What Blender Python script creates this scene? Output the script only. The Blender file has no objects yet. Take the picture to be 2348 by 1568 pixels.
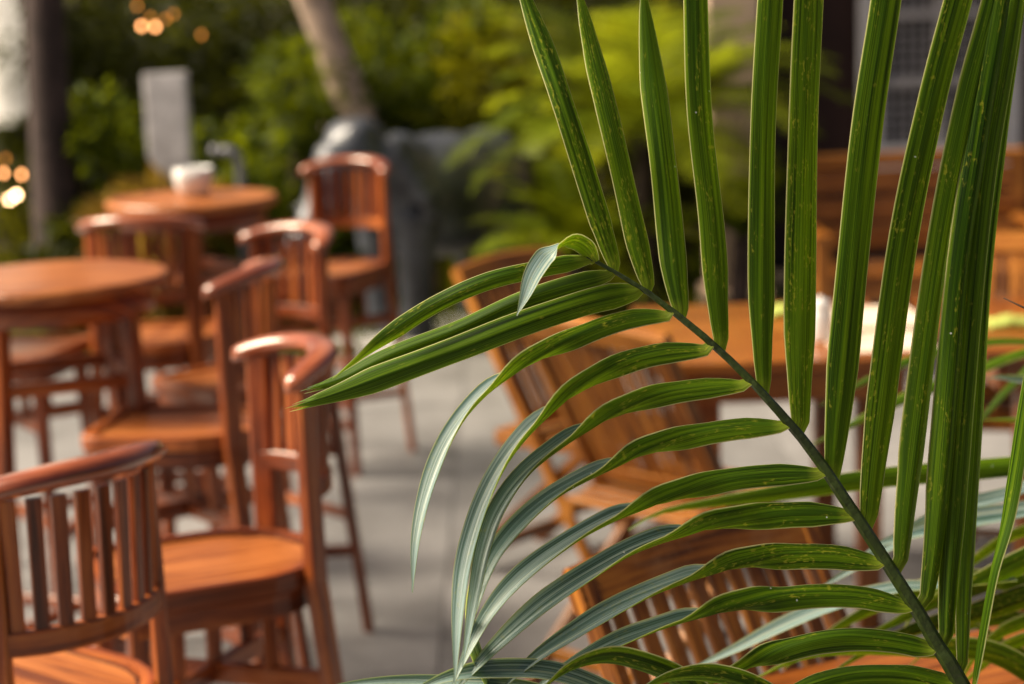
import bpy, bmesh, math, random
from mathutils import Vector, Matrix, Quaternion, noise
R = math.radians
random.seed(7)
sc = bpy.context.scene
col = sc.collection

# ------------------------------------------------------------------ camera
CAM = Vector((0, 0, 1.73)); PITCH, ROLL, LENS = 10.3, -2.0, 70.0
cd = bpy.data.cameras.new('camera'); cam = bpy.data.objects.new('camera', cd); col.objects.link(cam)
CR = Matrix.Rotation(R(90 - PITCH), 3, 'X') @ Matrix.Rotation(R(ROLL), 3, 'Z')
cam.matrix_world = Matrix.Translation(CAM) @ CR.to_4x4()
cd.lens = LENS; cd.sensor_width = 36; cd.clip_start = .05; cd.clip_end = 3000
cd.dof.use_dof = True; cd.dof.focus_distance = 2.0; cd.dof.aperture_fstop = 3.6
sc.camera = cam
# ------------------------------------------------------------------ sky, sun, exposure
SUN_AZ, SUN_EL = R(-88), R(44)          # azimuth from +Y towards +X
w = bpy.data.worlds.new('World'); sc.world = w; w.use_nodes = True
nt = w.node_tree; bg = nt.nodes['Background']
sky = nt.nodes.new('ShaderNodeTexSky'); sky.sky_type = 'NISHITA'; sky.sun_disc = False
sky.sun_elevation = SUN_EL; sky.sun_rotation = SUN_AZ; sky.dust_density = 7.0; sky.air_density = .8; sky.ozone_density = .6
wb = nt.nodes.new('ShaderNodeMix'); wb.data_type = 'RGBA'; wb.blend_type = 'MULTIPLY'; wb.inputs[0].default_value = 1
wb.inputs[7].default_value = (1.0, .91, .80, 1)      # camera set to a warm white balance
nt.links.new(sky.outputs[0], wb.inputs[6]); nt.links.new(wb.outputs[2], bg.inputs[0]); bg.inputs[1].default_value = 0.052
sd = bpy.data.lights.new('sun', 'SUN'); sun = bpy.data.objects.new('sun', sd); col.objects.link(sun)
sd.energy = 5.0; sd.angle = R(36); sd.color = (1, .86, .64)
sv = Vector((math.sin(SUN_AZ) * math.cos(SUN_EL), math.cos(SUN_AZ) * math.cos(SUN_EL), math.sin(SUN_EL)))
sun.rotation_euler = sv.to_track_quat('Z', 'Y').to_euler(); sun.location = sv * 30
vs = sc.view_settings; vs.view_transform = 'Standard'; vs.look = 'None'; vs.gamma = 1; vs.exposure = 1.0
vs.use_curve_mapping = False
sc.cycles.use_denoising = True
sc.cycles.max_bounces = 8; sc.cycles.transparent_max_bounces = 8

# ------------------------------------------------------------------ pixel helpers (2347 x 1568 grid)
W, H = 2347.0, 1568.0
FPX = LENS / 36 * W
def ray(x, y): return CR @ Vector(((x - W / 2) / FPX, -(y - H / 2) / FPX, -1))
def at(x, y, d): return CAM + ray(x, y) * d
def onz(x, y, z):
    r = ray(x, y); return CAM + r * ((z - CAM.z) / r.z)

# ------------------------------------------------------------------ mesh helpers
class MB:
    def __init__(s): s.v = []; s.f = []; s.uv = []; s.mi = []
    def add(s, vs_, fs, uvs=None, mi=0):
        o = len(s.v); s.v += [tuple(p) for p in vs_]
        for k, f in enumerate(fs):
            s.f.append([i + o for i in f]); s.mi.append(mi)
            s.uv.append(uvs[k] if uvs else [(0, 0)] * len(f))
    def mesh(s, name, mats, smooth=False):
        m = bpy.data.meshes.new(name); m.from_pydata(s.v, [], s.f)
        ul = m.uv_layers.new(name='UVMap')
        flat = [c for f in s.uv for uv in f for c in uv]
        ul.data.foreach_set('uv', flat)
        for mt in (mats if isinstance(mats, (list, tuple)) else [mats]): m.materials.append(mt)
        m.polygons.foreach_set('material_index', s.mi)
        m.polygons.foreach_set('use_smooth', [smooth] * len(s.f))
        m.update(); return m
    def obj(s, name, mats, parent=None, smooth=False, loc=None):
        return link(name, s.mesh(name, mats, smooth), parent, loc)
def link(name, data, parent=None, loc=None):
    o = bpy.data.objects.new(name, data); col.objects.link(o)
    if parent: o.parent = parent
    if loc is not None: o.location = loc
    return o
def tag(o, label=None, cat=None, group=None, kind=None):
    for k, v_ in (('label', label), ('category', cat), ('group', group), ('kind', kind)):
        if v_: o[k] = v_
    return o
def thing(name, label, cat, loc=(0, 0, 0), rz=0, group=None):
    o = bpy.data.objects.new(name, None); col.objects.link(o); o.empty_display_size = .1
    o.location = loc; o.rotation_euler = (0, 0, rz)
    return tag(o, label, cat, group)
KIDS = {}
def dup(root, loc, rz, label, group=None):
    r = root.copy(); col.objects.link(r); r.location = loc; r.rotation_euler = (0, 0, rz); r['label'] = label
    if group: r['group'] = group
    for ch in kids(root):
        c = ch.copy(); col.objects.link(c); c.parent = r
        for g in kids(ch):
            d = g.copy(); col.objects.link(d); d.parent = c
    return r
def kids(o): return [x for x in bpy.data.objects if x.parent == o]

def rect(w_, d_, c):
    a, b = w_ / 2, d_ / 2
    return [(a, -b + c), (a, b - c), (a - c, b), (-a + c, b), (-a, b - c), (-a, -b + c), (-a + c, -b), (a - c, -b)]
def circ(r, n, r2=None):
    r2 = r2 or r
    return [(r * math.cos(2 * math.pi * k / n), r2 * math.sin(2 * math.pi * k / n)) for k in range(n)]
def sweep(mb, pts, frames, secs, mi=0, cap=True):
    """pts list, frames list of (X axis, Y axis), secs one section per point"""
    n = len(secs[0]); vs_, fs, uvs = [], [], []
    L = 0; ls = [0]
    for a, b in zip(pts, pts[1:]): L += (b - a).length; ls.append(L)
    off = random.random() * 20
    per = [0]
    for k in range(n):
        p, q = secs[0][k], secs[0][(k + 1) % n]; per.append(per[-1] + math.hypot(p[0] - q[0], p[1] - q[1]))
    for p, (X, Y), s in zip(pts, frames, secs): vs_ += [p + X * a + Y * b for a, b in s]
    for i in range(len(pts) - 1):
        for k in range(n):
            k2 = (k + 1) % n
            fs.append((i * n + k, i * n + k2, (i + 1) * n + k2, (i + 1) * n + k))
            uvs.append([(ls[i] + off, per[k] + off), (ls[i] + off, per[k + 1] + off), (ls[i + 1] + off, per[k + 1] + off), (ls[i + 1] + off, per[k] + off)])
    if cap:
        fs.append(tuple(range(n - 1, -1, -1))); uvs.append([(off, secs[0][k][0] + off) for k in range(n - 1, -1, -1)])
        e = (len(pts) - 1) * n
        fs.append(tuple(range(e, e + n))); uvs.append([(off, secs[-1][k][0] + off) for k in range(n)])
    mb.add(vs_, fs, uvs, mi)
def frame(t, up):
    t = t.normalized(); x = up.cross(t)
    if x.length < 1e-5: x = Vector((1, 0, 0)).cross(t)
    x.normalize(); return x, t.cross(x)
def bar(mb, a, b, w_, d_, up=(0, 0, 1), c=.003, taper=1.0, mi=0):
    """box from a to b; w_ across, d_ along 'up'"""
    a, b = Vector(a), Vector(b); X, Y = frame(b - a, Vector(up))
    sweep(mb, [a, b], [(X, Y)] * 2, [rect(w_, d_, c), rect(w_ * taper, d_ * taper, c)], mi)
def barobj(name, mat, parent, *a, **k):
    m = MB(); bar(m, *a, **k); return m.obj(name, mat, parent)
def box(mb, lo, hi, c=.004, mi=0):
    lo, hi = Vector(lo), Vector(hi); d = hi - lo; ax = max(range(3), key=lambda i: d[i])
    m = (lo + hi) / 2; a, b = m.copy(), m.copy(); a[ax] = lo[ax]; b[ax] = hi[ax]
    if ax == 0: bar(mb, a, b, d[1], d[2], (0, 0, 1), c, mi=mi)
    elif ax == 1: bar(mb, a, b, d[0], d[2], (0, 0, 1), c, mi=mi)
    else: bar(mb, a, b, d[0], d[1], (0, 1, 0), c, mi=mi)
def boxobj(name, mat, parent, lo, hi, c=.004):
    m = MB(); box(m, lo, hi, c); return m.obj(name, mat, parent)
def lathe(mb, prof, n=32, mi=0, cx=0, cy=0):
    vs_, fs, uvs = [], [], []
    for r, z in prof: vs_ += [(cx + r * math.cos(2 * math.pi * k / n), cy + r * math.sin(2 * math.pi * k / n), z) for k in range(n)]
    for i in range(len(prof) - 1):
        for k in range(n):
            k2 = (k + 1) % n; ids = (i * n + k, i * n + k2, (i + 1) * n + k2, (i + 1) * n + k)
            fs.append(ids); uvs.append([(vs_[j][0], vs_[j][1] + vs_[j][2]) for j in ids])
    fs.append(tuple(range(n - 1, -1, -1))); uvs.append([(vs_[j][0], vs_[j][1]) for j in range(n - 1, -1, -1)])
    e = (len(prof) - 1) * n
    fs.append(tuple(range(e, e + n))); uvs.append([(vs_[j][0], vs_[j][1]) for j in range(e, e + n)])
    mb.add(vs_, fs, uvs, mi)
def tube(mb, pts, rad, n=8, mi=0):
    pts = [Vector(p) for p in pts]; fr = []
    up = Vector((.13, .31, .94))
    for i in range(len(pts)):
        t = pts[min(i + 1, len(pts) - 1)] - pts[max(i - 1, 0)]
        fr.append(frame(t, up))
    sweep(mb, pts, fr, [circ(r, n) for r in rad], mi)
def catmull(P, n):
    """resample a polyline of vectors smoothly to n points"""
    P = [Vector(p) for p in P]; Q = [P[0] * 2 - P[1]] + P + [P[-1] * 2 - P[-2]]
    ts = [0]
    for a, b in zip(P, P[1:]): ts.append(ts[-1] + (b - a).length)
    out = []
    for i in range(n):
        t = ts[-1] * i / (n - 1); k = 0
        while k < len(P) - 2 and t > ts[k + 1]: k += 1
        u = (t - ts[k]) / max(1e-9, ts[k + 1] - ts[k])
        a, b, c, d = Q[k:k + 4]
        out.append(.5 * (2 * b + (c - a) * u + (2 * a - 5 * b + 4 * c - d) * u * u + (3 * b - a - 3 * c + d) * u ** 3))
    return out
def lerp_list(xs, t):
    """xs list of (t, value)"""
    if t <= xs[0][0]: return xs[0][1]
    for (a, va), (b, vb) in zip(xs, xs[1:]):
        if t <= b:
            u = (t - a) / (b - a); u = u * u * (3 - 2 * u); return va + (vb - va) * u
    return xs[-1][1]

# ------------------------------------------------------------------ materials
def newmat(name):
    m = bpy.data.materials.new(name); m.use_nodes = True
    return m, m.node_tree, m.node_tree.nodes['Principled BSDF']
def nd(nt, typ, ins=None, **props):
    n = nt.nodes.new('ShaderNode' + typ)
    for k, v_ in props.items(): setattr(n, k, v_)
    for k, v_ in (ins or {}).items():
        if isinstance(v_, bpy.types.NodeSocket): nt.links.new(v_, n.inputs[k])
        else: n.inputs[k].default_value = v_
    return n
def ramp(nt, fac, stops):
    n = nt.nodes.new('ShaderNodeValToRGB'); e = n.color_ramp.elements
    while len(e) < len(stops): e.new(.5)
    for i, (p, c) in enumerate(stops): e[i].position = p; e[i].color = (*c, 1) if len(c) == 3 else c
    nt.links.new(fac, n.inputs[0]); return n.outputs[0]
def mix(nt, fac, a, b, blend='MIX'):
    n = nt.nodes.new('ShaderNodeMix'); n.data_type = 'RGBA'; n.blend_type = blend
    for k, v_ in ((0, fac), (6, a), (7, b)):
        if isinstance(v_, bpy.types.NodeSocket): nt.links.new(v_, n.inputs[k])
        else: n.inputs[k].default_value = (*v_, 1) if isinstance(v_, tuple) and len(v_) == 3 else v_
    return n.outputs[2]
def math_(nt, op, a, b=0.0, clamp=False):
    n = nt.nodes.new('ShaderNodeMath'); n.operation = op; n.use_clamp = clamp
    for k, v_ in ((0, a), (1, b)):
        if isinstance(v_, bpy.types.NodeSocket): nt.links.new(v_, n.inputs[k])
        else: n.inputs[k].default_value = v_
    return n.outputs[0]
def setp(p, **k):
    for n, v_ in k.items():
        n = n.replace('_', ' ')
        if isinstance(v_, tuple) and len(v_) == 3: v_ = (*v_, 1)
        p.inputs[n].default_value = v_

def wood(name, dark, mid, light, rough=.32, coat=.25, grain=1.0, wear=None):
    m, nt, p = newmat(name); uv = nd(nt, 'UVMap').outputs[0]
    oi = nd(nt, 'ObjectInfo').outputs['Random']
    shift = nd(nt, 'CombineXYZ', {0: math_(nt, 'MULTIPLY', oi, 13.0), 1: math_(nt, 'MULTIPLY', oi, 7.0)}).outputs[0]
    vec = nd(nt, 'VectorMath', {0: uv, 1: shift}, operation='ADD').outputs[0]
    mp = nd(nt, 'Mapping', {'Vector': vec, 'Scale': (2.2 * grain, 34 * grain, 1)}).outputs[0]
    n1 = nd(nt, 'TexNoise', {'Vector': mp, 'Scale': 1.6, 'Detail': 6.0, 'Roughness': .62, 'Distortion': .8}).outputs[0]
    n2 = nd(nt, 'TexNoise', {'Vector': vec, 'Scale': 3.2, 'Detail': 2.0}).outputs[0]
    f = math_(nt, 'ADD', math_(nt, 'MULTIPLY', n1, .75), math_(nt, 'MULTIPLY', n2, .25))
    f = math_(nt, 'ADD', f, math_(nt, 'MULTIPLY', math_(nt, 'SUBTRACT', oi, .5), .13))
    c = ramp(nt, f, [(.37, dark), (.5, mid), (.64, light)])
    if wear:
        n3 = nd(nt, 'TexNoise', {'Vector': vec, 'Scale': 9.0, 'Detail': 5.0, 'Roughness': .7}).outputs[0]
        c = mix(nt, ramp(nt, n3, [(.55, (0, 0, 0)), (.75, (.5, .5, .5))]), c, wear)
    nt.links.new(c, p.inputs['Base Color'])
    nt.links.new(math_(nt, 'ADD', math_(nt, 'MULTIPLY', n1, .22), rough - .1), p.inputs['Roughness'])
    b = nd(nt, 'Bump', {'Height': n1, 'Strength': .12, 'Distance': .004}).outputs[0]
    nt.links.new(b, p.inputs['Normal'])
    setp(p, Coat_Weight=coat, Coat_Roughness=.14, Coat_IOR=1.6, Specular_IOR_Level=.3)
    return m
WOOD = wood('lacquered_red_wood', (.045, .007, .002), (.21, .043, .008), (.42, .12, .022), rough=.42, coat=.3)
WOODTOP = wood('lacquered_plank_wood', (.11, .026, .006), (.28, .08, .016), (.46, .165, .045), rough=.40, coat=.22)
RAILW = wood('sky_sheen_rail_wood', (.12, .02, .005), (.29, .07, .022), (.46, .155, .075), rough=.3, coat=1.0)  # chair wood made paler and pinker: sky reflection put into the colour
INLAY = wood('dark_inlay_wood', (.03, .008, .006), (.05, .014, .01), (.08, .02, .014), rough=.3)
TEAK = wood('oiled_teak', (.06, .016, .002), (.25, .083, .009), (.42, .165, .022), rough=.45, coat=.08, wear=(.36, .20, .10))
TABLEW = wood('table_teak', (.10, .026, .004), (.22, .062, .007), (.34, .115, .016), rough=.34, coat=.3)
CABW = wood('cabinet_wood', (.12, .034, .005), (.28, .095, .014), (.40, .16, .03), rough=.4, coat=.2)

def plain(name, c, rough=.6, var=.12, scale=8.0, bump=.0, bscale=60., metal=0.0, coat=0.0):
    m, nt, p = newmat(name); tc = nd(nt, 'TexCoord').outputs['Object']
    n1 = nd(nt, 'TexNoise', {'Vector': tc, 'Scale': scale, 'Detail': 5.0, 'Roughness': .6}).outputs[0]
    lo = tuple(x * (1 - var * 1.6) for x in c); hi = tuple(min(1, x * (1 + var)) for x in c)
    nt.links.new(ramp(nt, n1, [(.3, lo), (.7, hi)]), p.inputs['Base Color'])
    setp(p, Roughness=rough, Metallic=metal, Coat_Weight=coat)
    if bump:
        n2 = nd(nt, 'TexNoise', {'Vector': tc, 'Scale': bscale, 'Detail': 4.0}).outputs[0]
        nt.links.new(nd(nt, 'Bump', {'Height': n2, 'Strength': bump, 'Distance': .01}).outputs[0], p.inputs['Normal'])
    return m
WHITE = plain('white_ceramic', (.78, .79, .80), .25, .03, coat=.4)
STUCCO = plain('tan_stucco', (.60, .44, .34), .85, .18, 3.0, .3, 50)
STUCCOW = plain('white_render', (.80, .80, .80), .85, .05, 1.2, .2, 40)
DKWALL = plain('dark_brown_plaster', (.055, .026, .022), .8, .2, 2.0, .3, 40)
BLACKP = plain('black_paint', (.008, .007, .008), .6, .2)
FRAMEW = plain('white_frame_paint', (.85, .83, .87), .5, .06)
LATT = plain('grey_lattice_paint', (.60, .57, .59), .6, .1)
STONE = plain('pale_stone', (.80, .77, .79), .85, .26, 9.0, .3, 30)
PIPE = plain('grey_pipe_metal', (.20, .20, .24), .45, .2, metal=.3)
BRONZE = plain('grey_bronze', (.075, .083, .105), .44, .5, 4.0, .5, 18, metal=.2, coat=.2)
SOIL = plain('soil', (.035, .024, .014), .95, .4, 9.0, .6, 30)
CLAY = plain('clay', (.32, .12, .06), .8, .15, 6.0, .2)
LIME = plain('lime_napkin', (.36, .44, .09), .8, .12, 14.0)
MATP = plain('straw_mat', (.78, .64, .52), .7, .1, 30.0, .4, 150)
WIRE = plain('black_wire', (.01, .01, .01), .6, .1)
ROOFM = plain('roof_timber', (.08, .04, .025), .7, .2)
BARKD = plain('dark_bark', (.052, .034, .032), .9, .4, 7.0, .8, 25)
BARKP = plain('pale_bark', (.52, .39, .31), .85, .35, 6.0, .7, 20)
GLASSD = plain('dark_pane', (.05, .045, .045), .2, .2)
def conc():
    m, nt, p = newmat('grey_concrete'); tc = nd(nt, 'TexCoord').outputs['Object']; oi = nd(nt, 'ObjectInfo')
    vec = nd(nt, 'VectorMath', {0: tc, 1: oi.outputs['Location']}, operation='ADD').outputs[0]
    n1 = nd(nt, 'TexNoise', {'Vector': vec, 'Scale': 1.7, 'Detail': 7.0, 'Roughness': .65}).outputs[0]
    n2 = nd(nt, 'TexNoise', {'Vector': vec, 'Scale': 45., 'Detail': 5.0}).outputs[0]
    f = math_(nt, 'ADD', math_(nt, 'MULTIPLY', n1, .8), math_(nt, 'MULTIPLY', n2, .2))
    f = math_(nt, 'ADD', f, math_(nt, 'MULTIPLY', math_(nt, 'SUBTRACT', oi.outputs['Random'], .5), .1))
    nt.links.new(ramp(nt, f, [(.32, (.115, .112, .115)), (.5, (.195, .193, .20)), (.68, (.27, .267, .277))]), p.inputs['Base Color'])
    nt.links.new(math_(nt, 'ADD', math_(nt, 'MULTIPLY', n1, .3), .45), p.inputs['Roughness'])
    nt.links.new(nd(nt, 'Bump', {'Height': n2, 'Strength': .25, 'Distance': .005}).outputs[0], p.inputs['Normal'])
    return m
CONC = conc()
def foliage(name, dark, light, trans, tw=.45, rough=.45):
    m, nt, p = newmat(name); g = nd(nt, 'NewGeometry'); tc = nd(nt, 'TexCoord').outputs['Object']
    n1 = nd(nt, 'TexNoise', {'Vector': tc, 'Scale': 3.5, 'Detail': 2.0}).outputs[0]
    f = math_(nt, 'ADD', math_(nt, 'MULTIPLY', g.outputs['Random Per Island'], .5), math_(nt, 'MULTIPLY', n1, .8))
    f = math_(nt, 'SUBTRACT', f, .15)
    c = ramp(nt, f, [(.2, dark), (.8, light)])
    t = ramp(nt, f, [(.2, tuple(x * .5 for x in trans)), (.8, trans)])
    nt.links.new(c, p.inputs['Base Color']); setp(p, Roughness=rough, Specular_IOR_Level=.18)
    tr = nd(nt, 'BsdfTranslucent', {'Color': t})
    mx = nd(nt, 'MixShader', {0: tw, 1: p.outputs[0], 2: tr.outputs[0]})
    nt.links.new(mx.outputs[0], nt.nodes['Material Output'].inputs[0]); return m
FOL_D = foliage('dark_foliage', (.004, .008, .001), (.045, .06, .003), (.10, .11, .004))
FOL_M = foliage('green_foliage', (.012, .03, .001), (.075, .115, .003), (.26, .31, .005))
FOL_Y = foliage('yellow_green_foliage', (.10, .115, .004), (.24, .24, .010), (.50, .48, .01), .5)
FOL_R = foliage('croton_foliage', (.14, .06, .012), (.28, .20, .03), (.38, .24, .03), .45)
FOL_P = foliage('feathery_palm_leaf', (.04, .07, .003), (.15, .19, .010), (.60, .68, .025), .5, .4)

def leafmat(name, top):
    m, nt, p = newmat(name); uv = nd(nt, 'UVMap').outputs[0]
    sp = nd(nt, 'SeparateXYZ', {0: uv}); u, v_ = sp.outputs[0], sp.outputs[1]
    oi = nd(nt, 'ObjectInfo').outputs['Random']
    vo = math_(nt, 'ADD', v_, math_(nt, 'MULTIPLY', oi, 31.0))
    def nz(su, sv_, sc_=1.0, det=3.0, rg=.5):
        c = nd(nt, 'CombineXYZ', {0: math_(nt, 'MULTIPLY', u, su), 1: math_(nt, 'MULTIPLY', vo, sv_)}).outputs[0]
        return nd(nt, 'TexNoise', {'Vector': c, 'Scale': sc_, 'Detail': det, 'Roughness': rg}).outputs[0], c
    fine, _ = nz(40, 4); broad, _ = nz(9, 2.5, det=1.0); blot, _ = nz(3, 26, det=3.0); speck, _ = nz(13, 150, det=3.0)
    stripe = math_(nt, 'ADD', math_(nt, 'MULTIPLY', fine, .6), math_(nt, 'MULTIPLY', broad, .4))
    if top:
        c = ramp(nt, stripe, [(.34, (.028, .075, .038)), (.46, (.09, .18, .175)), (.55, (.28, .38, .41)), (.66, (.45, .47, .34))])
        t = (.6, .78, .15); tw = .30
    else:
        c = ramp(nt, stripe, [(.37, (.004, .019, .001)), (.49, (.030, .085, .003)), (.60, (.11, .18, .006))])
        t = (.56, .76, .03); tw = .50
    # dark streaks near the base, pale yellow insect marks, white dust
    if not top:
        st, _ = nz(30, 22, det=3.0)
        near = math_(nt, 'SUBTRACT', 1.0, math_(nt, 'MULTIPLY', v_, 6.5), True)
        k = math_(nt, 'MULTIPLY', ramp(nt, st, [(.50, (0, 0, 0)), (.60, (1, 1, 1))]), near, True)
        c = mix(nt, k, c, (.008, .02, .004))
        base = math_(nt, 'SUBTRACT', 1.0, math_(nt, 'MULTIPLY', v_, 52.0), True)
        c = mix(nt, base, c, (.26, .32, .03))
    mk = math_(nt, 'MULTIPLY', ramp(nt, speck, [(.54, (0, 0, 0)), (.62, (1, 1, 1))]), ramp(nt, math_(nt, 'ADD', blot, math_(nt, 'MULTIPLY', math_(nt, 'SUBTRACT', oi, .66), .22)), [(.50, (0, 0, 0)), (.60, (1, 1, 1))]))
    mk = math_(nt, 'MULTIPLY', mk, .2 if top else .7)
    c = mix(nt, mk, c, (.36, .36, .03))
    cc = nd(nt, 'CombineXYZ', {0: math_(nt, 'MULTIPLY', u, 6.0), 1: math_(nt, 'MULTIPLY', vo, 230.0)}).outputs[0]
    vr = nd(nt, 'TexVoronoi', {'Vector': cc, 'Scale': .55}); vd = vr.outputs['Distance']
    pick = math_(nt, 'GREATER_THAN', nd(nt, 'SeparateColor', {0: vr.outputs['Color']}).outputs[0], .990)
    dot = math_(nt, 'MULTIPLY', math_(nt, 'LESS_THAN', vd, .13), pick)
    c = mix(nt, dot, c, (.7, .72, .66))
    e = math_(nt, 'ABSOLUTE', math_(nt, 'SUBTRACT', u, .5))
    edge = ramp(nt, e, [(.468, (0, 0, 0)), (.492, (1, 1, 1))])
    c = mix(nt, math_(nt, 'MULTIPLY', edge, .9), c, (.58, .56, .26))
    nt.links.new(c, p.inputs['Base Color'])
    setp(p, Sheen_Weight=.35 if top else .0, Sheen_Roughness=.4, Sheen_Tint=(.85, .95, 1), Roughness=.40 if top else .45, Specular_IOR_Level=.5 if top else .22)
    h = math_(nt, 'ADD', fine, math_(nt, 'MULTIPLY', broad, 1.2))
    bp = nd(nt, 'Bump', {'Height': h, 'Strength': .35, 'Distance': .0012}).outputs[0]
    nt.links.new(bp, p.inputs['Normal'])
    tcol = mix(nt, math_(nt, 'MULTIPLY', ramp(nt, stripe, [(.38, (1, 1, 1)), (.58, (0, 0, 0))]), .75), t, tuple(x * .22 for x in t))
    tcol = mix(nt, mk, tcol, (.98, .88, .10)); tcol = mix(nt, math_(nt, 'MULTIPLY', edge, .7), tcol, (.9, .88, .45))
    tr = nd(nt, 'BsdfTranslucent', {'Color': tcol})
    mx = nd(nt, 'MixShader', {0: tw, 1: p.outputs[0], 2: tr.outputs[0]})
    nt.links.new(mx.outputs[0], nt.nodes['Material Output'].inputs[0]); return m
LEAF_B, LEAF_T = leafmat('leaflet_underside', False), leafmat('leaflet_upper_side', True)
RACH = plain('rachis_green', (.030, .050, .006), .42, .35, 25.0, .25, 120)
TWIG = plain('dry_twig', (.06, .03, .015), .8, .2)

# ------------------------------------------------------------------ setting: ground, patio
m = MB(); m.add([(-400, -400, -.04), (400, -400, -.04), (400, 800, -.04), (-400, 800, -.04)], [(0, 1, 2, 3)])
tag(m.obj('ground', SOIL), kind='structure')
m = MB(); m.add([(-6.3, -1.6, -.008), (6.5, -1.6, -.008), (6.5, 9.35, -.008), (-6.3, 9.35, -.008)], [(0, 1, 2, 3)])
patio = tag(m.obj('patio', plain('grey_mortar', (.13, .125, .12), .9, .2)), kind='structure')
S_ = 1.2
m = MB(); bar(m, (-S_ / 2 + .002, 0, -.02), (S_ / 2 - .002, 0, -.02), S_ - .004, .04, c=.002)
slab_me = m.mesh('paving_slab', CONC)
for i in range(-5, 5):
    for j in range(-6, 4):
        o = link('paving_slab', slab_me, patio, (-.22 + S_ * (i + .5), 4.5 + S_ * (j + .5), random.uniform(-.0015, .0015)))
        o.rotation_euler = (0, 0, random.choice((0, math.pi)))

# ------------------------------------------------------------------ building on the right, porch roof, column
bld = thing('house', 'dark brown plastered house with white latticed window beneath porch roof', 'house', (0, 0, 0))
boxobj('wall', DKWALL, bld, (1.55, 12.0, 0), (9.0, 12.25, 3.4))
boxobj('wall', BLACKP, bld, (1.42, 11.85, 0), (1.62, 12.3, 3.4))
boxobj('porch_roof', ROOFM, bld, (1.0, 11.3, 2.95), (9.0, 13.0, 3.1))
boxobj('porch_beam', ROOFM, bld, (.9, 10.12, 2.95), (9.0, 10.38, 3.12))
for k in range(7): boxobj('rafter', ROOFM, bld, (1.4 + k * 1.1, 9.9, 3.121), (1.5 + k * 1.1, 12.0, 3.25))
wx0, wz0 = 2.21, .60
win = boxobj('window', GLASSD, bld, (wx0, 11.975, wz0), (wx0 + .78, 11.99, 2.4))
for lo, hi in (((wx0 - .09, 11.9, wz0 - .08), (wx0 + .05, 11.97, 2.5)), ((wx0 + .73, 11.9, wz0 - .08), (wx0 + .87, 11.97, 2.5)), ((wx0 + .05, 11.9, wz0 - .08), (wx0 + .73, 11.97, wz0 + .08)), ((wx0 + .05, 11.9, 2.38), (wx0 + .73, 11.97, 2.5))):
    boxobj('window_frame', FRAMEW, win, lo, hi)
for z in (1.02, 1.42, 1.84): boxobj('glazing_bar', LATT, win, (wx0 + .05, 11.91, z), (wx0 + .73, 11.95, z + .055))
boxobj('glazing_bar', LATT, win, (wx0 + .36, 11.914, wz0 + .08), (wx0 + .42, 11.946, 2.38))
for k in range(11): boxobj('lattice_bar', LATT, win, (wx0 + .08 + k * .06, 11.955, wz0 + .08), (wx0 + .092 + k * .06, 11.965, 2.38), .001)
for k in range(28): boxobj('lattice_bar', LATT, win, (wx0 + .05, 11.9665, wz0 + .1 + k * .062), (wx0 + .73, 11.974, wz0 + .112 + k * .062), .001)
cx = at(1680, 300, 10.2).x
clm = thing('porch_column', 'square tan stucco column standing before the dark brown house', 'column', (cx, 10.25, 0))
boxobj('shaft', STUCCO, clm, (-.135, -.135, .12), (.135, .135, 2.8), .012)
boxobj('base', STUCCO, clm, (-.17, -.17, -.03), (.17, .17, .12), .012)
boxobj('capital', STUCCO, clm, (-.18, -.18, 2.8), (.18, .18, 2.95), .012)

# white canvas screen far left
cvm, cnt, cp = newmat('white_canvas'); setp(cp, Base_Color=(.84, .84, .84), Roughness=.9)
cw = nd(cnt, 'TexNoise', {'Vector': nd(cnt, 'TexCoord').outputs['Object'], 'Scale': 300., 'Detail': 2.0}).outputs[0]
cnt.links.new(nd(cnt, 'Bump', {'Height': cw, 'Strength': .2, 'Distance': .002}).outputs[0], cp.inputs['Normal'])
ct = nd(cnt, 'BsdfTranslucent', {'Color': (.92, .92, .92, 1)})
cnt.links.new(nd(cnt, 'MixShader', {0: .4, 1: cp.outputs[0], 2: ct.outputs[0]}).outputs[0], cnt.nodes['Material Output'].inputs[0])
q = at(66, 290, 11.6); zb = q.z
scr = thing('canvas_screen', 'white canvas screen hanging on poles beside the dark tree trunk', 'screen', (q.x, q.y, -.04))
scr.rotation_euler = (0, 0, R(-38))
m = MB(); nx, nz = 40, 16; vs_ = []; fs = []
for sgn in (0, 1):
    for i in range(nx + 1):
        for j in range(nz + 1):
            u, v_ = i / nx, j / nz; x = -2.2 * (1 - u); lo = zb + .04
            cdist = max(0, x + .16) / .16; lo += .16 * (1 - math.sqrt(max(0, 1 - cdist * cdist)))
            vs_.append((x, .035 * math.sin(u * 26) * (1 - .5 * v_) + sgn * .0015, lo + (2.9 - lo) * v_))
N_ = (nx + 1) * (nz + 1)
for i in range(nx):
    for j in range(nz):
        a = i * (nz + 1) + j; b = a + nz + 1
        fs.append((a, b, b + 1, a + 1)); fs.append((a + N_ + 1, b + N_ + 1, b + N_, a + N_))
m.add(vs_, fs); m.obj('canvas', cvm, scr, True)
for x in (.035, -2.24):
    m = MB(); tube(m, [(x, 0, 0), (x, 0, 2.98)], [.022, .02], 12); m.obj('pole', BARKD, scr, True)
m = MB(); tube(m, [(.06, 0, 2.93), (-2.28, 0, 2.93)], [.018, .018], 10); m.obj('top_bar', BARKD, scr, True)

# stone stele behind the shrubs
p0 = onz(410, 335, .74)
st = thing('stone_stele', 'pale upright stone slab standing among the shrubs', 'stone slab', (at(408, 300, 10.6).x, 10.6 * .98, -.04))
boxobj('slab', STONE, st, (-.117, -.05, .1), (.105, .05, 1.36), .012)
boxobj('plinth', STONE, st, (-.18, -.11, 0), (.18, .11, .1), .012)
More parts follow.
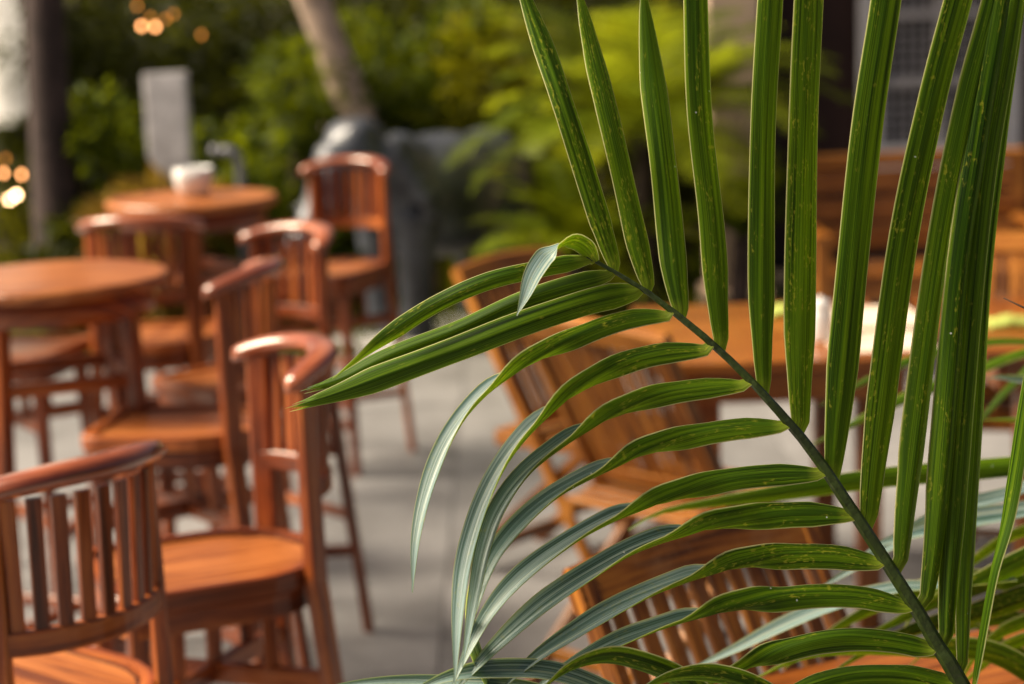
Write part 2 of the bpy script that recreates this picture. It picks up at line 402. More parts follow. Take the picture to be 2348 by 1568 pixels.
# bent grey pipe
q = at(548, 345, 9.9)
pp = thing('garden_tap_pipe', 'bent grey metal standpipe with elbow behind bowl on table', 'pipe', (q.x, q.y, -.04))
m = MB(); zt = q.z + .04
tube(m, [(0, 0, 0), (0, 0, zt - .06), (-.012, 0, zt - .02), (-.05, 0, zt), (-.105, 0, zt)], [.024] * 5, 12)
m.obj('pipe', PIPE, pp, True)
m = MB(); tube(m, [(-.10, 0, zt), (-.125, 0, zt), (-.13, 0, zt - .015)], [.032, .032, .02], 12); m.obj('spout', PIPE, pp, True)
m = MB(); tube(m, [(0, 0, .0), (0, 0, .03)], [.06, .055], 12); m.obj('flange', PIPE, pp, True)

# ------------------------------------------------------------------ bar chairs
def outline(hw, front, back_r, n=14, rc=.05):
    """D-shaped seat outline facing +X: straight front, round back"""
    P = []
    for k in range(5): a = math.pi / 2 * k / 4 - math.pi / 2 + math.pi / 2 * 0; P.append((front - rc + rc * math.cos(-math.pi / 2 + math.pi / 2 * k / 4), -hw + rc + rc * math.sin(-math.pi / 2 + math.pi / 2 * k / 4)))
    for k in range(5): P.append((front - rc + rc * math.cos(math.pi / 2 * k / 4), hw - rc + rc * math.sin(math.pi / 2 * k / 4)))
    for k in range(n + 1):
        a = math.pi / 2 + math.pi * k / n; P.append((-.02 + back_r * math.cos(a), hw * math.sin(a)))
    return P
def prism(mb, P, z0, z1, c=.005, mi=0, off=0.0):
    n = len(P); cxm = sum(p[0] for p in P) / n; cym = sum(p[1] for p in P) / n
    def ins(d): 
        out = []
        for x, y in P:
            v_ = Vector((x - cxm, y - cym)); L = v_.length; v_ *= max(0, (L - d)) / L; out.append((cxm + v_.x, cym + v_.y))
        return out
    rings = [(ins(c), z0), (P, z0 + c), (P, z1 - c), (ins(c), z1)]
    vs_ = [(x, y, z) for r, z in rings for x, y in r]; fs, uvs = [], []
    for i in range(3):
        for k in range(n):
            ids = (i * n + k, i * n + (k + 1) % n, (i + 1) * n + (k + 1) % n, (i + 1) * n + k); fs.append(ids)
            uvs.append([(vs_[j][0] + vs_[j][1], vs_[j][2] + off) for j in ids])
    ids = tuple(range(n - 1, -1, -1)); fs.append(ids); uvs.append([(vs_[j][0], vs_[j][1] + off) for j in ids])
    ids = tuple(range(3 * n, 4 * n)); fs.append(ids); uvs.append([(vs_[j][0], vs_[j][1] + off) for j in ids])
    mb.add(vs_, fs, uvs, mi)
def ringprism(mb, Po, Pi, z0, z1, mi=0):
    n = len(Po); vs_ = [(x, y, z) for P, z in ((Po, z0), (Po, z1 - .006), ([(a * .985, b * .985) for a, b in Po], z1), (Pi, z1), (Pi, z0)) for x, y in P]; fs, uvs = [], []
    L = [0]
    for k in range(n): L.append(L[-1] + math.dist(Po[k], Po[(k + 1) % n]))
    for i in range(5):
        for k in range(n):
            i2 = (i + 1) % 5; fs.append((i * n + k, i * n + (k + 1) % n, i2 * n + (k + 1) % n, i2 * n + k))
            uvs.append([(L[k], i * .03), (L[k + 1], i * .03), (L[k + 1], i * .03 + .03), (L[k], i * .03 + .03)])
    mb.add(vs_, fs, uvs, mi)
def clip(P, axis, val, keep_lt):
    out = []
    for a, b in zip(P, P[1:] + P[:1]):
        ia = (a[axis] < val) == keep_lt; ib = (b[axis] < val) == keep_lt
        if ia: out.append(a)
        if ia != ib:
            t = (val - a[axis]) / (b[axis] - a[axis]); out.append((a[0] + (b[0] - a[0]) * t, a[1] + (b[1] - a[1]) * t))
    return out
def arc_sweep(mb, r, a0, a1, zf, wf, th, n=22, c=.008, ends=True):
    pts, fr, secs = [], [], []
    for k in range(n + 1):
        t = k / n; a = math.pi + a0 + (a1 - a0) * t; rad = Vector((math.cos(a), math.sin(a), 0))
        pts.append(rad * r + Vector((-.02, 0, zf(t)))); fr.append((rad, Vector((0, 0, 1))))
        e = 1.0
        if ends: e = min(1, math.sqrt(max(.12, 1 - (max(0, abs(t - .5) - .46) / .04) ** 2)))
        secs.append(rect(wf(t) * e, th * (.75 + .25 * e), c * e))
    sweep(mb, pts, fr, secs)
SEAT_Z, TOP_Z, AR = .73, 1.11, .185
def make_bar_chair():
    t = thing('bar_chair', '-', 'bar chair', group='barrel backed bar chairs')
    O = outline(.18, .225, .175); I = [(x * .86, y * .86) for x, y in O]
    m = MB(); ringprism(m, O, [(x * .885, y * .885) for x, y in O], SEAT_Z - .034, SEAT_Z); fr_ = m.obj('seat_frame', WOOD, t, False)
    m = MB(); ringprism(m, [(x * .884, y * .884) for x, y in O], [(x * .852, y * .852) for x, y in O], SEAT_Z - .03, SEAT_Z - .007); m.obj('inlay', INLAY, fr_)
    J = [(x * .851, y * .851) for x, y in O]
    ys = [-.16 + .32 * k / 7 for k in range(8)]
    for k in range(7):
        Q = clip(clip(J, 1, ys[k] + .0007, False), 1, ys[k + 1] - .0007, True)
        if len(Q) > 2:
            m = MB(); prism(m, Q, SEAT_Z - .028, SEAT_Z - .009, .0012, off=k * 3.1); m.obj('seat_plank', WOODTOP, t)
    A = [(x * .93, y * .93) for x, y in O]; B = [(x * .82, y * .82) for x, y in O]
    m = MB(); ringprism(m, A, B, SEAT_Z - .080, SEAT_Z - .035); m.obj('apron', WOOD, t)
    crest = lambda tt: TOP_Z - .016 - .035 * (abs(tt - .5) * 2) ** 2.5
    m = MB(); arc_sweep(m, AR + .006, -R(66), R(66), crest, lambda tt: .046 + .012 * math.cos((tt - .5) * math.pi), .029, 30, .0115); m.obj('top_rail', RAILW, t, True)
    m = MB(); arc_sweep(m, AR, -R(50), R(50), lambda tt: .862, lambda tt: .022, .036, 18, .004, False); m.obj('back_rail', WOOD, t)
    for s in (-1, 1):
        a = math.pi + s * R(51); rad = Vector((math.cos(a), math.sin(a), 0)); tan = Vector((-rad.y, rad.x, 0))
        top = rad * AR + Vector((-.02, 0, TOP_Z - .05)); mid = rad * (AR + .004) + Vector((-.02, 0, .70)); bot = rad * (AR + .055) + Vector((-.05, 0, 0))
        m = MB(); sweep(m, [bot, mid, top], [(rad, tan)] * 3, [rect(.026, .032, .005), rect(.028, .044, .005), rect(.022, .042, .005)]); m.obj('rear_leg', WOOD, t)
        f0, f1 = Vector((.18, s * .142, SEAT_Z - .035)), Vector((.205, s * .17, 0))
        m = MB(); bar(m, f0, f1, .036, .036, (1, 0, 0), .005, .8); m.obj('front_leg', WOOD, t)
        # side rails and short slats under the seat
        ra, fa = mid.lerp(bot, (.70 - .515) / .70), f0.lerp(f1, (.695 - .515) / .695)
        barobj('side_rail', WOOD, t, ra, fa, .022, .038)
        for k in range(3):
            u = (k + 1) / 4; pa = ra.lerp(fa, u); pb = Vector((pa.x * .96, pa.y * .97, SEAT_Z - .09))
            barobj('side_slat', WOOD, t, pa + Vector((0, 0, .015)), pb, .012, .028, (1, 0, 0))
        ra2, fa2 = mid.lerp(bot, (.70 - .23) / .70), f0.lerp(f1, (.695 - .23) / .695)
        barobj('stretcher', WOOD, t, ra2, fa2, .02, .03)
    f = [Vector((.18 + .025 * .735, s * (.142 + .028 * .735), .185)) for s in (-1, 1)]
    barobj('footrest', WOOD, t, f[0], f[1], .026, .04)
    b = []
    for s in (-1, 1):
        a = math.pi + s * R(51); rad = Vector((math.cos(a), math.sin(a), 0)); b.append(rad * (AR + .03) + Vector((-.035, 0, .33)))
    barobj('stretcher', WOOD, t, b[0], b[1], .02, .03)
    for k in range(9):
        a = math.pi + R(-41 + 82 * k / 8); rad = Vector((math.cos(a), math.sin(a), 0)); tan = Vector((-rad.y, rad.x, 0))
        p0_ = rad * AR + Vector((-.02, 0, .874)); p1_ = rad * (AR + .006) + Vector((-.02, 0, TOP_Z - .045))
        m = MB(); sweep(m, [p0_, p1_], [(rad, tan)] * 2, [rect(.011, .021, .002)] * 2); m.obj('slat', WOOD, t)
    return t
chair0 = make_bar_chair()
BC = [(-.735, 2.80, 141, 'red wooden bar chair with dark outer slats, before the chair with lit seat planks'),
      (-.545, 3.46, 203, 'red wooden bar chair with its seat planks and inner slats lit, below palm frond tip'),
      (-.765, 4.62, 172, 'red wooden bar chair drawn up sideways to the empty round bar table'),
      (-.69, 5.2, 222, 'red wooden bar chair with pale shining rail, behind the sideways chair at empty bar table'),
      (-.64, 7.2, 245, 'red wooden bar chair standing in front of the grey elephant statue'),
      (-1.06, 5.86, 88, 'red wooden bar chair with lit left post at the table with white bowl'),
      (-1.50, 5.75, -12, 'red wooden bar chair showing only its seat edge beyond the empty round bar table')]
for i, (x, y, a, lb) in enumerate(BC):
    if i == 0: chair0.location = (x, y, 0); chair0.rotation_euler = (0, 0, R(a)); chair0['label'] = lb
    else: dup(chair0, (x, y, 0), R(a), lb)

# ------------------------------------------------------------------ bar tables
def bar_table(x, y, rz, label):
    t = thing('bar_table', label, 'bar table', (x, y, 0), R(rz), 'round bar tables')
    m = MB(); lathe(m, [(.262, 1.018), (.280, 1.02), (.287, 1.028), (.287, 1.042), (.281, 1.05), (.27, 1.052)], 48); m.obj('table_top', WOODTOP, t, False)
    m = MB(); lathe(m, [(.235, .955), (.245, .957), (.245, 1.0179), (.2, 1.0179)], 40); m.obj('apron', WOOD, t, True)
    pts = []
    for k in range(4):
        a = math.pi / 4 + k * math.pi / 2; d = Vector((math.cos(a), math.sin(a), 0))
        barobj('leg', WOOD, t, d * .215 + Vector((0, 0, 1.017)), d * .265, .042, .042, d, .005, .85)
        pts.append(d * .227 + Vector((0, 0, .80)))
    for k in range(4): barobj('stretcher', WOOD, t, pts[k], pts[(k + 1) % 4], .02, .034)
    for k in range(2): barobj('cross_stretcher', WOOD, t, pts[k] * 1.08 - Vector((0, 0, .664)) , pts[k + 2] * 1.08 - Vector((0, 0, .664 - k * .012)), .022, .03)
    return t
bt1 = onz(120, 632, 1.05); bt2 = onz(440, 452, 1.05)
bar_table(bt1.x, bt1.y, 20, 'round red wooden bar table with nothing on it')
bar_table(bt2.x, bt2.y, 52, 'round red wooden bar table carrying a white bowl')
bw = onz(446, 448, 1.052)
bowl = thing('bowl', 'white ceramic bowl standing on the far round bar table', 'bowl', (bw.x, bw.y, 1.0525))
m = MB(); n = 40; rings = [(.036, 0), (.047, .005), (.058, .024), (.0645, .055), (.066, .092), (.062, .094), (.059, .09), (.053, .04), (.04, .016), (.01, .013)]
def sq(r, a): e = 2.6; return r / (abs(math.cos(a)) ** e + abs(math.sin(a)) ** e) ** (1 / e)
vs_ = [(sq(r, 2 * math.pi * k / n) * math.cos(2 * math.pi * k / n), sq(r, 2 * math.pi * k / n) * math.sin(2 * math.pi * k / n), z) for r, z in rings for k in range(n)]
fs = [(i * n + k, i * n + (k + 1) % n, (i + 1) * n + (k + 1) % n, (i + 1) * n + k) for i in range(len(rings) - 1) for k in range(n)]
m.add(vs_, fs + [tuple(range(n - 1, -1, -1)), tuple(range((len(rings) - 1) * n, len(rings) * n))]); m.obj('vessel', WHITE, bowl, True)
m = MB(); lathe(m, [(.05, .07), (.05, .078), (.03, .082), (.005, .082)], 24); m.obj('sugar', plain('sugar', (.6, .58, .55), .8), bowl)

# ------------------------------------------------------------------ teak folding chairs
def make_teak():
    t = thing('folding_chair', '-', 'folding chair', group='teak folding chairs')
    top, bot = Vector((-.24, 0, .90)), Vector((.26, 0, 0)); ax = (top - bot).normalized(); nrm = Vector((0, 1, 0)).cross(ax)
    Y = Vector((0, 1, 0)); P = lambda u, y: bot.lerp(top, u) + Y * y
    for s in (-1, 1):
        m = MB(); sweep(m, [P(0, s * .215), P(1, s * .215)], [(nrm, Y)] * 2, [rect(.036, .026, .005)] * 2); m.obj('stile', TEAK, t)
        barobj('rear_leg', TEAK, t, (.19, s * .182, .43), (-.31, s * .182, 0), .026, .036, (1, 0, 0))
        barobj('seat_rail', TEAK, t, (-.15, s * .182, .418), (.28, s * .182, .43), .024, .036)
    m = MB(); n = 12; pts = [P(.985, -.235 + .47 * k / n) + ax * (.018 * (1 - (2 * k / n - 1) ** 2)) for k in range(n + 1)]
    sweep(m, pts, [(nrm, ax)] * (n + 1), [rect(.03, .07, .008)] * (n + 1)); m.obj('top_rail', TEAK, t)
    barobj('back_rail', TEAK, t, P(.545, -.2), P(.545, .2), .045, .022, nrm)
    for k in range(10):
        y = -.172 + .344 * k / 9
        m = MB(); sweep(m, [P(.56, y), P(.965, y)], [(nrm, Y)] * 2, [rect(.012, .0245, .002)] * 2); m.obj('back_slat', TEAK, t)
    for k in range(9):
        x = -.13 + .40 * k / 8; barobj('seat_slat', TEAK, t, (x, -.193, .44 + .012 * k / 8), (x, .193, .44 + .012 * k / 8), .036, .014, c=.002)
    barobj('stretcher', TEAK, t, P(.14, -.21), P(.14, .21), .02, .035, nrm)
    barobj('stretcher', TEAK, t, (-.235, -.18, .065), (-.235, .18, .065), .02, .035)
    return t
tk = make_teak()
TC = [((1165, 606), -40, 'teak folding chair seen past the tip of the palm, beside the animal statue side of the table'),
      ((1358, 762), 45, 'teak folding chair with broad slatted back drawn up to the table with the jar'),
      ((1592, 1258), -53, 'teak folding chair whose slatted back shows behind the lower palm leaflets'),
      ((2345, 560), -105, 'teak folding chair with pale back beyond the table with the lime plate')]
TC[3] = ((2345, 560), -105, 'teak folding chair with pale slatted back facing the table with only a lime napkin')
TC[0] = ((1165, 606), -40, 'teak folding chair nearest the grey elephant statue')
for i, ((px, py), a, lb) in enumerate(TC):
    p = onz(px, py, .90); a = R(a); x, y = p.x + .24 * math.cos(a), p.y + .24 * math.sin(a)
    if i == 0: tk.location = (x, y, 0); tk.rotation_euler = (0, 0, a); tk['label'] = lb
    else: dup(tk, (x, y, 0), a, lb)

# ------------------------------------------------------------------ dining tables
def dining(x, y, rz, lx, ly, label, inset=.12):
    t = thing('dining_table', label, 'dining table', (x, y, 0), R(rz), 'teak dining tables')
    n = 7
    for k in range(n):
        y0 = -ly / 2 + ly * k / n
        boxobj('top_plank', TABLEW, t, (-lx / 2, y0 + .001, .722), (lx / 2, y0 + ly / n - .001, .75), .002)
    for s in (-1, 1):
        boxobj('apron', TABLEW, t, (-lx / 2 + inset * .5, s * (ly / 2 - .05) - .012, .635), (lx / 2 - inset * .5, s * (ly / 2 - .05) + .012, .7215))
        boxobj('end_apron', TABLEW, t, (s * (lx / 2 - inset * .5) - .012, -ly / 2 + .0625, .635), (s * (lx / 2 - inset * .5) + .012, ly / 2 - .0625, .7215))
        for r_ in (-1, 1): barobj('leg', TABLEW, t, (s * (lx / 2 - inset - .02), r_ * (ly / 2 - .1), .7215), (s * (lx / 2 - inset - .02), r_ * (ly / 2 - .1), 0), .07, .07, (1, 0, 0), .006, .85)
    return t
# table 1: near edge at y=820 px, far edge at y=690 px
a_, b_ = onz(1500, 838, .75), onz(2130, 815, .75); c_ = onz(1500, 702, .75)
T1 = Vector(((a_.x + b_.x) / 2, (a_.y + c_.y) / 2, 0)); lx1 = b_.x - a_.x; ly1 = c_.y - a_.y
dining(T1.x, T1.y, 0, lx1, ly1, 'square teak dining table set with white jar and straw mats')
dining(T1.x + lx1 / 2 + .62, T1.y + .02, 0, .95, ly1, 'teak dining table carrying only a lime napkin')
A3, B3 = onz(1650, 1568, .75), onz(2250, 1440, .75)
e1 = (B3 - A3).normalized(); e2 = Vector((e1.y, -e1.x, 0)); c3 = A3 + e1 * .36 + e2 * .36
dining(c3.x, c3.y, math.degrees(math.atan2(e1.y, e1.x)), .84, .72, 'teak dining table corner glowing orange below the palm leaflets', .08)

jp = onz(1880, 782, .75)
jar = thing('jar', 'white lidded jar standing beside straw mats on dining table', 'jar', (jp.x, jp.y, .7505))
m = MB(); lathe(m, [(.02, 0), (.03, .001), (.033, .008), (.034, .075), (.031, .085), (.026, .088)], 28); m.obj('body', WHITE, jar, True)
m = MB(); lathe(m, [(.029, .0881), (.031, .09), (.031, .104), (.027, .110), (.008, .112), (.007, .119), (.002, .121)], 28); m.obj('lid', WHITE, jar, True)
for (px, py, wd, dp, lb) in ((2005, 728, .25, .34, 'pale straw place mat on the far side of the dining table'), (2008, 785, .26, .28, 'pale straw place mat beside the white jar, along the table edge')):
    p = onz(px, py, .75); m = MB(); nb = 14
    o = thing('place_mat', lb, 'place mat', (p.x, p.y, .7502), R(2))
    for k in range(nb): boxobj('straw_strip', MATP, o, (-wd / 2, -dp / 2 + dp * k / nb, 0), (wd / 2, -dp / 2 + dp * (k + .93) / nb, .004), .001)
def napkin(px, py, lb, rz):
    p = onz(px, py, .75); m = MB(); n = 9
    vs_ = []
    for sgn in (0, 1):
        for i in range(n):
            for j in range(n):
                x, y = (i / (n - 1) - .5) * .13, (j / (n - 1) - .5) * .10
                z = .012 + .022 * (1 - abs(2 * i / (n - 1) - 1)) * (1 - .5 * j / (n - 1)) + .004 * math.sin(i * 2.1 + j) if sgn else 0.0
                vs_.append((x, y, z))
    fs = []
    for i in range(n - 1):
        for j in range(n - 1):
            a = i * n + j; fs.append((a + n * n, a + n + n * n, a + n + 1 + n * n, a + 1 + n * n)); fs.append((a, a + 1, a + n + 1, a + n))
    bd = [i * n for i in range(n)] + [(n - 1) * n + j for j in range(1, n)] + [i * n + n - 1 for i in range(n - 2, -1, -1)] + [j for j in range(n - 2, 0, -1)]
    for a, b in zip(bd, bd[1:] + bd[:1]): fs.append((a, b, b + n * n, a + n * n))
    m.add(vs_, fs); o = m.obj('napkin', LIME, None, True, (p.x, p.y, .7503)); o.rotation_euler = (0, 0, R(rz))
    tag(o, lb, 'napkin', 'lime napkins')
napkin(1800, 722, 'folded lime green napkin lying beside the white jar', 12)
napkin(2318, 748, 'folded lime green napkin alone on the dining table before the pale chair', -8)

# sideboard
sb = onz(1890, 396, .92)
sbx0, sby = sb.x, 8.3
bench = thing('wooden_bench', 'brown wooden armed bench with wide horizontal back slats by the dark wall', 'bench', (sbx0, sby, 0))
BW = 1.02
for k in range(2):
    x = .03 + k * (BW - .06)
    barobj('rear_leg', CABW, bench, (x, .48, 0), (x, .56, .90), .06, .045, (0, 1, 0))
    barobj('front_leg', CABW, bench, (x, 0, 0), (x, 0, .60), .06, .055, (0, 1, 0))
    boxobj('armrest', CABW, bench, (x - .04, -.05, .60), (x + .04, .50, .635), .008)
    boxobj('side_rail', CABW, bench, (x - .018, .02, .36), (x + .018, .48, .43), .004)
boxobj('top_rail', CABW, bench, (.0, .525, .86), (BW, .575, .92), .01)
for k in range(3): boxobj('back_slat', CABW, bench, (.055, .52 - .012 * (2 - k), .50 + k * .122), (BW - .055, .54 - .012 * (2 - k), .602 + k * .122), .004)
for k in range(5): boxobj('seat_slat', CABW, bench, (.0605, -.02 + k * .098, .432), (BW - .0605, .068 + k * .098, .456), .004)
boxobj('front_apron', CABW, bench, (.0605, -.012, .345), (BW - .0605, .012, .431), .004)

# ------------------------------------------------------------------ elephant statue (one continuous body)
def elephant():
    base = at(915, 520, 9.9); X0, Y0 = base.x, base.y
    m = MB()
    def blob(c, r, n=14, rot=None):
        vs_, fs = [], []
        for i in range(n + 1):
            th = math.pi * i / n
            for k in range(n * 2): a = math.pi * k / n; vs_.append(Vector((c[0] + r[0] * math.sin(th) * math.cos(a), c[1] + r[1] * math.sin(th) * math.sin(a), c[2] + r[2] * math.cos(th))))
        for i in range(n):
            for k in range(n * 2): fs.append((i * n * 2 + k, (i + 1) * n * 2 + k, (i + 1) * n * 2 + (k + 1) % (n * 2), i * n * 2 + (k + 1) % (n * 2)))
        m.add(vs_, fs)
    # local: facing +X
    blob((-.02, 0, .70), (.44, .27, .29)); blob((.26, 0, .74), (.24, .23, .27)); blob((-.32, 0, .72), (.24, .24, .27)); blob((.0, 0, .56), (.32, .25, .20))
    blob((.50, 0, .90), (.19, .155, .20)); blob((.53, .06, 1.0), (.10, .08, .09)); blob((.53, -.06, 1.0), (.10, .08, .09)); tube(m, [(.25, 0, .80), (.48, 0, .86)], [.20, .17], 16)
    tube(m, [(.60, 0, .92), (.68, 0, .80), (.76, 0, .66), (.85, 0, .54), (.96, 0, .48), (1.05, 0, .52), (1.09, 0, .60)], [.13, .105, .085, .07, .058, .048, .04], 14)
    tube(m, [(.58, 0, .76), (.66, 0, .68)], [.07, .035], 10)
    for s in (-1, 1):
        tube(m, [(.28, s * .145, .62), (.29, s * .15, .40), (.295, s * .15, .20), (.295, s * .15, .03), (.30, s * .15, .0)], [.125, .092, .082, .092, .094], 14)
        tube(m, [(-.34, s * .15, .64), (-.31, s * .155, .42), (-.35, s * .155, .22), (-.345, s * .155, .03), (-.34, s * .155, .0)], [.14, .102, .082, .092, .094], 14)
        for k in range(5): blob((.40 - .035 * k, s * (.155 + .035 * k), .90 - .055 * k * (k > 1)), (.05 + .012 * k, .022, .13 - .012 * k), 8)
        tube(m, [(.64, s * .075, .80), (.74, s * .10, .70), (.84, s * .11, .68)], [.028, .022, .008], 8)
    tube(m, [(-.54, 0, .80), (-.60, 0, .66), (-.61, 0, .45), (-.60, 0, .36)], [.035, .022, .016, .026], 8)
    me = m.mesh('tmp', BRONZE); o = bpy.data.objects.new('tmp', me); col.objects.link(o)
    r = o.modifiers.new('r', 'REMESH'); r.mode = 'VOXEL'; r.voxel_size = .018; r.use_smooth_shade = True
    s = o.modifiers.new('s', 'SMOOTH'); s.factor = .5; s.iterations = 5
    dg = bpy.context.evaluated_depsgraph_get(); bm_ = bpy.data.meshes.new_from_object(o.evaluated_get(dg)); bpy.data.objects.remove(o)
    bm_.materials.clear(); bm_.materials.append(BRONZE)
    t = thing('elephant_statue', 'grey bronze statue of an elephant calf at the patio edge', 'statue', (X0 + .20, Y0 + .1, -.04), R(222))
    link('body', bm_, t, (0, 0, .05))
    boxobj('plinth', STONE, t, (-.62, -.26, 0), (.56, .26, .055), .01)
elephant()

# ------------------------------------------------------------------ vegetation
def leaves(mb, center, rad, n, size, droop=0.2, shell=.55, lf=2.6, rng=random):
    for _ in range(n):
        while True:
            d = Vector((rng.uniform(-1, 1), rng.uniform(-1, 1), rng.uniform(-1, 1)))
            if .05 < d.length < 1: break
        d = d.normalized() * (shell + (1 - shell) * rng.random()) if rng.random() < .75 else d
        p = Vector((center[0] + d.x * rad[0], center[1] + d.y * rad[1], center[2] + d.z * rad[2]))
        if p.z < .02: p.z = .02 + rng.random() * .1
        t = (d + Vector((rng.gauss(0, .6), rng.gauss(0, .6), rng.gauss(0, .5) - droop))).normalized()
        x, y = frame(t, Vector((rng.gauss(0, 1), rng.gauss(0, 1), 1)))
        s = size * rng.uniform(.6, 1.3); wd = s / lf
        q0 = p; q1 = p + t * s * .45 + x * wd * .5; q2 = p + t * s - y * s * .12; q3 = p + t * s * .45 - x * wd * .5
        mb.add([q0, q1, q2, q3], [(0, 1, 2, 3)])
def shrub(x, y, r, h, mat, n, size, label, clumps=9, name='shrub', cat='shrub', group='shrubs beyond the patio', lf=2.4):
    t = thing(name, label, cat, (x, y, -.04), random.uniform(0, 6), group)
    m = MB(); sm = MB()
    for k in range(clumps):
        a = random.uniform(0, 6.28); rr = r * math.sqrt(random.random()) * .75; z = h * random.uniform(.2, .85)
        c = (rr * math.cos(a), rr * math.sin(a), z); cr = r * random.uniform(.32, .55)
        leaves(m, c, (cr, cr, cr * .8), n // clumps, size, lf=lf)
        tube(sm, [(c[0] * .1, c[1] * .1, 0), (c[0] * .5, c[1] * .5, z * .6), c], [.018, .012, .005], 6)
    m.obj('foliage', mat, t); sm.obj('stem', BARKD, t)
    return t
def px_at(x, d): p = at(x, 300, d); return p.x, p.y
SH = [(230, 12.2, .75, 1.9, FOL_D, 'dark leafy shrub behind the dark tree trunk'), (560, 12.6, .8, 2.0, FOL_D, 'dark leafy shrub behind the stone slab'),
      (960, 12.4, .8, 2.0, FOL_D, 'dark leafy shrub behind the pale leaning trunk'), (1330, 12.8, .85, 2.1, FOL_D, 'dark leafy shrub behind the feathery palm'),
      (1620, 12.6, .6, 1.9, FOL_D, 'dark leafy shrub behind the tan column'), (30, 13.2, .6, .75, FOL_Y, 'low yellow green shrub below the white canvas screen'),
      (300, 10.6, .45, 1.35, FOL_M, 'green shrub between dark tree trunk and stone slab'), (640, 11.0, .5, 1.6, FOL_M, 'green shrub right of the stone slab'),
      (930, 11.2, .5, 1.75, FOL_M, 'green shrub behind the elephant statue'), (1130, 11.4, .55, 1.7, FOL_Y, 'yellow green shrub between elephant statue and feathery palm'),
      (1540, 11.0, .45, 1.75, FOL_Y, 'yellow green shrub between feathery palm and tan column'), (790, 10.9, .35, 1.2, FOL_D, 'small dark shrub behind the elephant head'),
      (330, 10.0, .34, .85, FOL_R, 'reddish yellow croton bush in front of the stone slab'), (470, 10.2, .3, .82, FOL_R, 'reddish yellow croton bush beside the bent grey pipe'),
      (560, 10.3, .3, .95, FOL_M, 'green shrub behind the bent grey pipe'), (190, 10.1, .35, .8, FOL_D, 'low dark shrub at the dark tree trunk'),
      (1420, 10.8, .45, 1.2, FOL_D, 'dark undergrowth shrub below the feathery palm')]
for (px, d, r, h, mt, lb) in SH:
    x, y = px_at(px, d)
    shrub(x, y, r, h, mt, int(900 + 2600 * r * h), .085 if mt != FOL_R else .12, lb, clumps=int(8 + 8 * r))
# back hedge trees beyond, so that the garden closes
def tree(px, d, lean, trunk_r, h, crown, mat, bark, label, name='tree', n=2800, size=.14):
    x, y = px_at(px, d); t = thing(name, label, 'tree', (x, y, -.04), 0, 'trees beyond the patio')
    m = MB(); pts = [Vector((0, 0, 0)) + Vector((lean[0] * u, lean[1] * u, h * u)) + Vector((.04 * math.sin(u * 7 + px), .03 * math.cos(u * 5), 0)) for u in [k / 9 for k in range(10)]]
    tube(m, pts, [trunk_r * (1.35 - .35 * min(1, k / 2)) * (1 - .045 * k) for k in range(10)], 12)
    tr = m.obj('trunk', bark, t, True); m = MB(); lm = MB(); top = pts[-1]
    for k in range(12):
        a = k * 2.4; rr = crown * random.uniform(.35, .9); c = top + Vector((rr * math.cos(a), rr * math.sin(a), random.uniform(-.3, 1.3)))
        tube(lm, [pts[7], pts[7].lerp(c, .5) + Vector((0, 0, .15)), c], [trunk_r * .5, trunk_r * .3, .012], 7)
        leaves(m, c, (crown * .5, crown * .5, crown * .38), n // 12, size)
    lm.obj('limb', bark, t, True); m.obj('crown', mat, t); return t
b0, b1 = px_at(846, 10.6), px_at(846, 10.6)
tree(103, 10.3, (.26, .1), .115, 5.8, .9, FOL_D, BARKD, 'tree with thick dark purplish trunk beside the white canvas screen')
tree(950, 10.7, (-1.95, .2), .10, 6.4, .9, FOL_M, BARKP, 'tree with pale trunk leaning over the elephant statue')
tree(790, 11.9, (-.35, .2), .07, 6.0, .8, FOL_M, BARKP, 'tree with slender pale trunk behind the leaning one')
for k, (px, d) in enumerate(((-520, 15.5), (380, 15.2), (820, 15.8), (1220, 15.2), (1640, 15.6))):
    x, y = px_at(px, d)
    shrub(x, y, 1.25, 2.2, FOL_D, 5200, .15, ('tall dark evergreen tree beyond the white canvas screen', 'tall dark evergreen tree far behind the stone slab', 'tall dark evergreen tree far behind the elephant statue', 'tall dark evergreen tree far behind the feathery palm', 'tall dark evergreen tree far behind the tan column')[k], 16, 'evergreen_tree', 'tree', 'evergreen trees closing the garden')

# unseen trees added behind and beside the viewer to block sky light
for k, (x, y) in enumerate(((-3.4, -7.2), (-.8, -7.6), (1.9, -7.3), (4.6, -6.2), (6.6, -2.6), (6.9, 1.2))):
    shrub(x, y, 1.5, 3.0, FOL_D, 4200, .2, ('unseen dark evergreen tree added to block sky light, at the %s behind the viewer' % ('far corner', 'middle', 'near end', 'side corner', 'side', 'dining side')[k]), 18, 'evergreen_tree', 'tree', 'evergreen trees added behind the viewer')

# strap leaved plant (bright green) and big-leaf plants
def strap(px, d, n, L, mat, label, wd=.05, name='strap_leaf_plant'):
    x, y = px_at(px, d); t = thing(name, label, 'plant', (x, y, -.04))
    for k in range(n):
        a = k * 2.4 + random.random(); el = random.uniform(.75, 1.35); m = MB(); pts = []; fr = []; se = []
        for i in range(9):
            u = i / 8; ang = el - u * u * 1.1
            pts.append((pts[-1] if i else Vector()) + Vector((math.cos(a) * math.cos(ang), math.sin(a) * math.cos(ang), math.sin(ang))) * (L / 8 if i else 0))
        for i in range(9):
            u = i / 8; fr.append(frame(pts[min(8, i + 1)] - pts[max(0, i - 1)], Vector((0, 0, 1)))); wv = wd * (math.sin(math.pi * min(1, u * .92 + .08)) ** .6) + .002
            se.append([(wv / 2, .001), (0, wv * -.12), (-wv / 2, .001), (0, wv * -.12 - .0015)])
        sweep(m, pts, fr, se); m.obj('leaf', mat, t, True)
